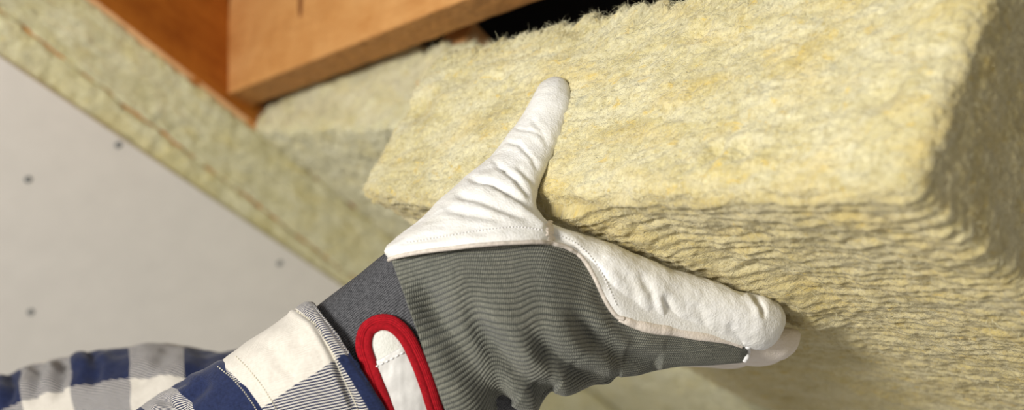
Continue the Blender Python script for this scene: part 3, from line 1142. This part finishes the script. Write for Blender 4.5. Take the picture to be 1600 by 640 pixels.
# thickness of the leather showing along its cut edges
edge_line = THUMB[0, 2:79]
v, f = pipe(edge_line * (1 - 0.0002 / edge_line[:, 2:3]), 0.0010, 10)
mesh('leather_edge', v, f, M_LEATHER_RAW, thumb)
hem2 = [(862, 380), (885, 386), (908, 402), (926, 428), (938, 452), (950, 476), (964, 494), (975, 498)]
v, f = pipe(seam_path(hem2, AL, 0.0003), 0.0011, 10)
mesh('leather_edge', v, f, M_LEATHER_RAW, index)
welt = [(968, 497), (990, 505), (1020, 513), (1055, 517), (1090, 524), (1120, 529), (1142, 534), (1160, 541)]
v, f = pipe(seam_path(welt, AL, 0.0000), np.interp(np.linspace(0, 1, 120), [0, 0.2, 0.6, 0.85, 1], [0.0016, 0.0026, 0.0024, 0.0016, 0.0010]), 12, squash=0.6)
mesh('seam_welt', v, f, M_LEATHER_PINK, index)
v, f = pipe(seam_path([(1168, 541), (1169, 548), (1167, 556), (1163, 563)], AL, 0.0006, 40), 0.0013, 10)
mesh('binding_cord', v, f, M_THREAD, middle)
stitches('stitching', [(634, 379), (670, 373), (710, 366), (760, 358), (810, 354), (850, 359)], AL, 42, 0.00032, M_THREAD, thumb)
stitches('stitching', [(872, 366), (900, 380), (924, 402), (942, 430), (954, 456), (964, 478)], AL, 28, 0.00030, M_THREAD, index)
# puckered end seam where thumb and index panels meet
rng = np.random.RandomState(3)
V, F, b = [], [], 0
for k in range(16):
    y = 347 + k * 2.3
    x = 858 + rng.uniform(-2, 2) + (k * 0.15)
    p = seam_path([(x - 6, y + rng.uniform(-2, 2)), (x, y - 1), (x + 6, y + rng.uniform(-2, 2))], AL, 0.0005, 7)
    v, f = pipe(p, 0.0006 * np.array([0.5, 0.9, 1, 1.1, 1, 0.9, 0.5]), 7)
    V.append(v)
    F += [tuple(i + b for i in q) for q in f]
    b += len(v)
o = mesh('pucker_seam', np.vstack(V), F, M_LEATHER_PINK, glove)
o['kind'] = 'stuff'

# wrist band
wrist_keys = [
    (660, 372, 815, 640, 0.612, 0.026, 0), (625, 384, 790, 650, 0.613, 0.028, 0), (600, 397, 752, 668, 0.613, 0.0285, 0),
    (560, 429, 712, 690, 0.613, 0.029, 0), (522, 458, 678, 716, 0.613, 0.029, 0), (505, 471, 660, 728, 0.613, 0.029, 0),
    (470, 500, 625, 750, 0.613, 0.028, 0)]
WR, th_w, WR_C = loft(wrist_keys, 150, 220, 2.2)
nw = grid_normals(WR, True, WR - WR_C[:, None])
WR += nw * (0.0006 * perlin(WR * 45))[..., None]
Vw, Fw = tube_mesh(WR)
uvw = tube_uv(150, 220) * np.array([48.0, 115.0])
wrist = mesh('wrist_band', Vw, Fw, M_CUFF, glove, uv=uvw)
bvh_wrist = bvh_of(WR)

# strap: leather tab, silver tape, red binding
loop = [(700, 690), (682, 636), (668, 592), (652, 552), (634, 520), (612, 502), (590, 501), (571, 514), (565, 540), (574, 572), (588, 610), (604, 650), (622, 700)]
lp = spline(np.array(loop, float), 160)


def wrist_at(x, y, lift):
    d = hit_depth([bvh_wrist], x, y)
    return at(x, y, (d if d is not None else 0.600) - lift)


half = 80
left = lp[half:][::1]
right = lp[:half][::-1]
m = min(len(left), len(right))
tabV = np.zeros((m, 25, 3))
for i in range(m):
    for j in range(25):
        t = j / 24
        q = left[i] * (1 - t) + right[i] * t
        tabV[i, j] = wrist_at(q[0], q[1], 0.0016 + 0.0026 * math.sin(math.pi * t) ** 0.7)
tabV[..., 2] += 0
back_ = tabV * (1 + 0.0014 / tabV[..., 2:3])
Pt = np.concatenate([tabV, back_[:, ::-1]], 1)
Vtab, Ftab = tube_mesh(Pt)
M_LEATHER_TAB = leather_material('grey_white_leather', (0.60, 0.60, 0.55), 0.5)
tab = mesh('strap_tab', Vtab, Ftab, M_LEATHER_TAB, glove)
tab['label'] = 'white leather wrist tab with red binding'
bvh_tab = bvh_of(tabV, False)
# tape patch over the lower tab
tp = np.zeros((60, 25, 3))
for i in range(60):
    for j in range(25):
        t = j / 24
        s = i / 59
        a = np.array([583, 566]) * (1 - s) + np.array([634, 710]) * s
        b_ = np.array([637, 536]) * (1 - s) + np.array([694, 690]) * s
        q = a * (1 - t) + b_ * t
        d = hit_depth([bvh_tab], q[0], q[1])
        wr = 0.0004 * perlin(np.array([[q[0] * 0.045, q[1] * 0.045, 3.3]]))[0] + 0.0003 * perlin(np.array([[q[0] * 0.12, q[1] * 0.05, 9.3]]))[0]
        tp[i, j] = at(q[0], q[1], (d if d else wrist_at(q[0], q[1], 0.004)[2]) - 0.0008 - wr)
bk = tp * (1 + 0.0005 / tp[..., 2:3])
Vtp, Ftp = tube_mesh(np.concatenate([tp, bk[:, ::-1]], 1))
tape = mesh('tape_patch', Vtp, Ftp, M_TAPE, tab)
bvh_tape = bvh_of(tp, False)
stitches('stitching', [(586, 573), (610, 561), (640, 545)], [bvh_tape, bvh_tab], 7, 0.00040, M_THREAD, tab, 0.0002, 0.8)
for nm, off, rad in (('red_binding', 0.0, 0.0029), ('red_binding', -9.5, 0.0019)):
    tang = np.gradient(lp, axis=0)
    tang /= np.linalg.norm(tang, axis=1)[:, None]
    nrm2 = np.stack([tang[:, 1], -tang[:, 0]], 1)
    q = lp + nrm2 * (-off if True else off)
    cen = np.array([635, 600])
    if np.mean(np.linalg.norm(q - cen, axis=1)) > np.mean(np.linalg.norm(lp - cen, axis=1)) + 0.1:
        q = lp - nrm2 * (-off)
    pth = np.array([wrist_at(x, y, 0.0030 if off == 0 else 0.0042) for x, y in q])
    z = np.convolve(np.pad(pth[:, 2], 6, 'edge'), np.ones(13) / 13, 'valid')
    pth = pth * (z / pth[:, 2])[:, None]
    v, f = pipe(pth, rad, 14, squash=0.7)
    uvb = tube_uv(160, 14) * np.array([130.0, 10.0])
    mesh(nm, v, f, M_RED, tab, uv=uvb)

# ------------------------------------------------------------------ the worker's sleeves
person = empty('person', at(200, 760, 0.75), 'worker in navy and white checked shirt reaching up with gloved hand', 'person')
WHITE, NAVY = (0.66, 0.62, 0.55), (0.013, 0.020, 0.062)


def sleeve(name, keys, nu, nv, mat, parent, folds, seed, lenscale, wr=0.0015, power=2.2):
    P, th, C = loft(keys, nu, nv, power)
    P = creases(P, th, C, folds) if folds else P
    n = grid_normals(P, True, P - C[:, None])
    P = P + n * (wr * perlin(P * np.array([35, 35, 35]) + seed) + 0.4 * wr * perlin(P * 95 + seed))[..., None]
    # metric UV: length along the arm, girth around it
    du = np.linalg.norm(np.diff(P[:, nv // 4], axis=0), axis=1)
    ul = np.concatenate([[0], np.cumsum(du)])
    g = np.linalg.norm(np.diff(np.vstack([P[nu // 2], P[nu // 2][:1]]), axis=0), axis=1)
    vl = np.concatenate([[0], np.cumsum(g)])[:-1]
    uv = np.stack(np.meshgrid(ul, vl, indexing='ij'), -1).reshape(-1, 2)
    uv = np.vstack([uv, np.zeros((2, 2))])
    V, F = tube_mesh(P)
    return mesh(name, V, F, mat, parent, uv=uv), P, ul, vl


cuff_keys = [
    (492, 484, 630, 700, 0.612, 0.033, -8), (483, 474, 642, 722, 0.612, 0.036, -12), (474, 474, 632, 730, 0.612, 0.038, -14),
    (440, 498, 596, 752, 0.612, 0.0395, -16), (400, 524, 556, 776, 0.614, 0.041, -20), (345, 562, 505, 812, 0.618, 0.042, -26),
    (330, 573, 492, 822, 0.620, 0.041, -26)]
M_PLAID_CUFF = plaid_material('checked_twill_cuff', WHITE, NAVY, 0.0560, (0.0610, 0.0720), 0.100, (0.0560, 0.100), 0.0014)
cuff, CUFF, ul, vl = sleeve('cuff', cuff_keys, 160, 220, M_PLAID_CUFF, person,
                            [([(480, 520), (450, 570), (420, 600)], 1.6, 12), ([(420, 530), (440, 570), (470, 600)], 1.2, 10), ([(520, 560), (545, 610), (560, 650)], 1.2, 9), ([(458, 480), (490, 504), (514, 545), (534, 590), (556, 640)], 1.3, 4, 0.02, 0.02)], 1.0, 1)
bvh_cuff = bvh_of(CUFF)
fore_keys = [
    (352, 560, 508, 806, 0.620, 0.040, -24), (338, 563, 500, 816, 0.621, 0.0435, -26), (300, 586, 470, 850, 0.628, 0.047, -24),
    (262, 606, 440, 880, 0.638, 0.049, -20), (215, 640, 400, 920, 0.652, 0.050, -16), (120, 720, 310, 1010, 0.685, 0.052, -8), (-60, 860, 140, 1170, 0.74, 0.056, 0)]
M_PLAID_FORE = plaid_material('checked_twill_sleeve', WHITE, NAVY, 0.062, (0.0, 0.036), 0.105, (0.0105, 0.080), 0.0014)
fore, FORE, _, _ = sleeve('forearm_sleeve', fore_keys, 160, 200, M_PLAID_FORE, person,
                          [([(330, 590), (300, 620), (280, 650)], 2.2, 10), ([(250, 615), (270, 640), (300, 660)], 3.0, 9), ([(300, 590), (270, 606), (240, 632)], 2.0, 8)], 5.0, 1)
M_PLAID_UPPER = plaid_material('checked_twill_other_arm', WHITE, NAVY, 0.0755, (-0.0135, 0.0265), 0.100, (0.006, 0.058), 0.0021)
other_keys = [
    (560, 640, 470, 900, 0.86, 0.052, 0), (470, 580, 420, 860, 0.86, 0.060, 0), (400, 556, 370, 840, 0.86, 0.063, 0), (340, 547, 330, 830, 0.865, 0.065, 0),
    (250, 540, 260, 830, 0.87, 0.066, 0), (190, 543, 205, 835, 0.875, 0.066, 0), (120, 552, 140, 850, 0.88, 0.067, 0), (60, 568, 85, 870, 0.885, 0.067, 0),
    (0, 588, 30, 890, 0.89, 0.067, 0), (-80, 606, -40, 920, 0.90, 0.068, 0), (-220, 640, -170, 980, 0.92, 0.072, 0)]
other, _, _, _ = sleeve('other_sleeve', other_keys, 240, 160, M_PLAID_UPPER, person,
                        [([(50, 540), (60, 580), (50, 640)], 5.0, 8, 0.02, 0.3), ([(95, 530), (100, 580), (80, 640)], 5.0, 9, 0.02, 0.3), ([(140, 530), (150, 570), (140, 620)], 3.5, 9, 0.02, 0.3),
                         ([(10, 560), (20, 600), (10, 640)], 5.0, 8, 0.02, 0.3), ([(270, 530), (240, 580), (190, 620)], 2.5, 12, 0.02, 0.3), ([(330, 540), (300, 590), (250, 640)], 2.5, 14, 0.02, 0.3)], 9.0, 1, 0.003)
# hem roll of the cuff, and the seams
CT = [bvh_cuff, bvh_of(FORE)]
stitches('stitching', [(464, 486), (492, 506), (516, 545), (536, 590), (556, 632), (562, 650)], CT, 44, 0.00032, M_THREAD_CREAM, cuff)
stitches('stitching', [(368, 556), (388, 576), (410, 604), (432, 640), (436, 650)], CT, 26, 0.00030, M_THREAD_CREAM, cuff)
stitches('stitching', [(340, 572), (362, 590), (385, 616), (404, 645)], CT, 24, 0.00030, M_THREAD_CREAM, fore)
hem = [(482, 474), (500, 482), (520, 504), (540, 540), (558, 580), (576, 620), (592, 655), (610, 700)]
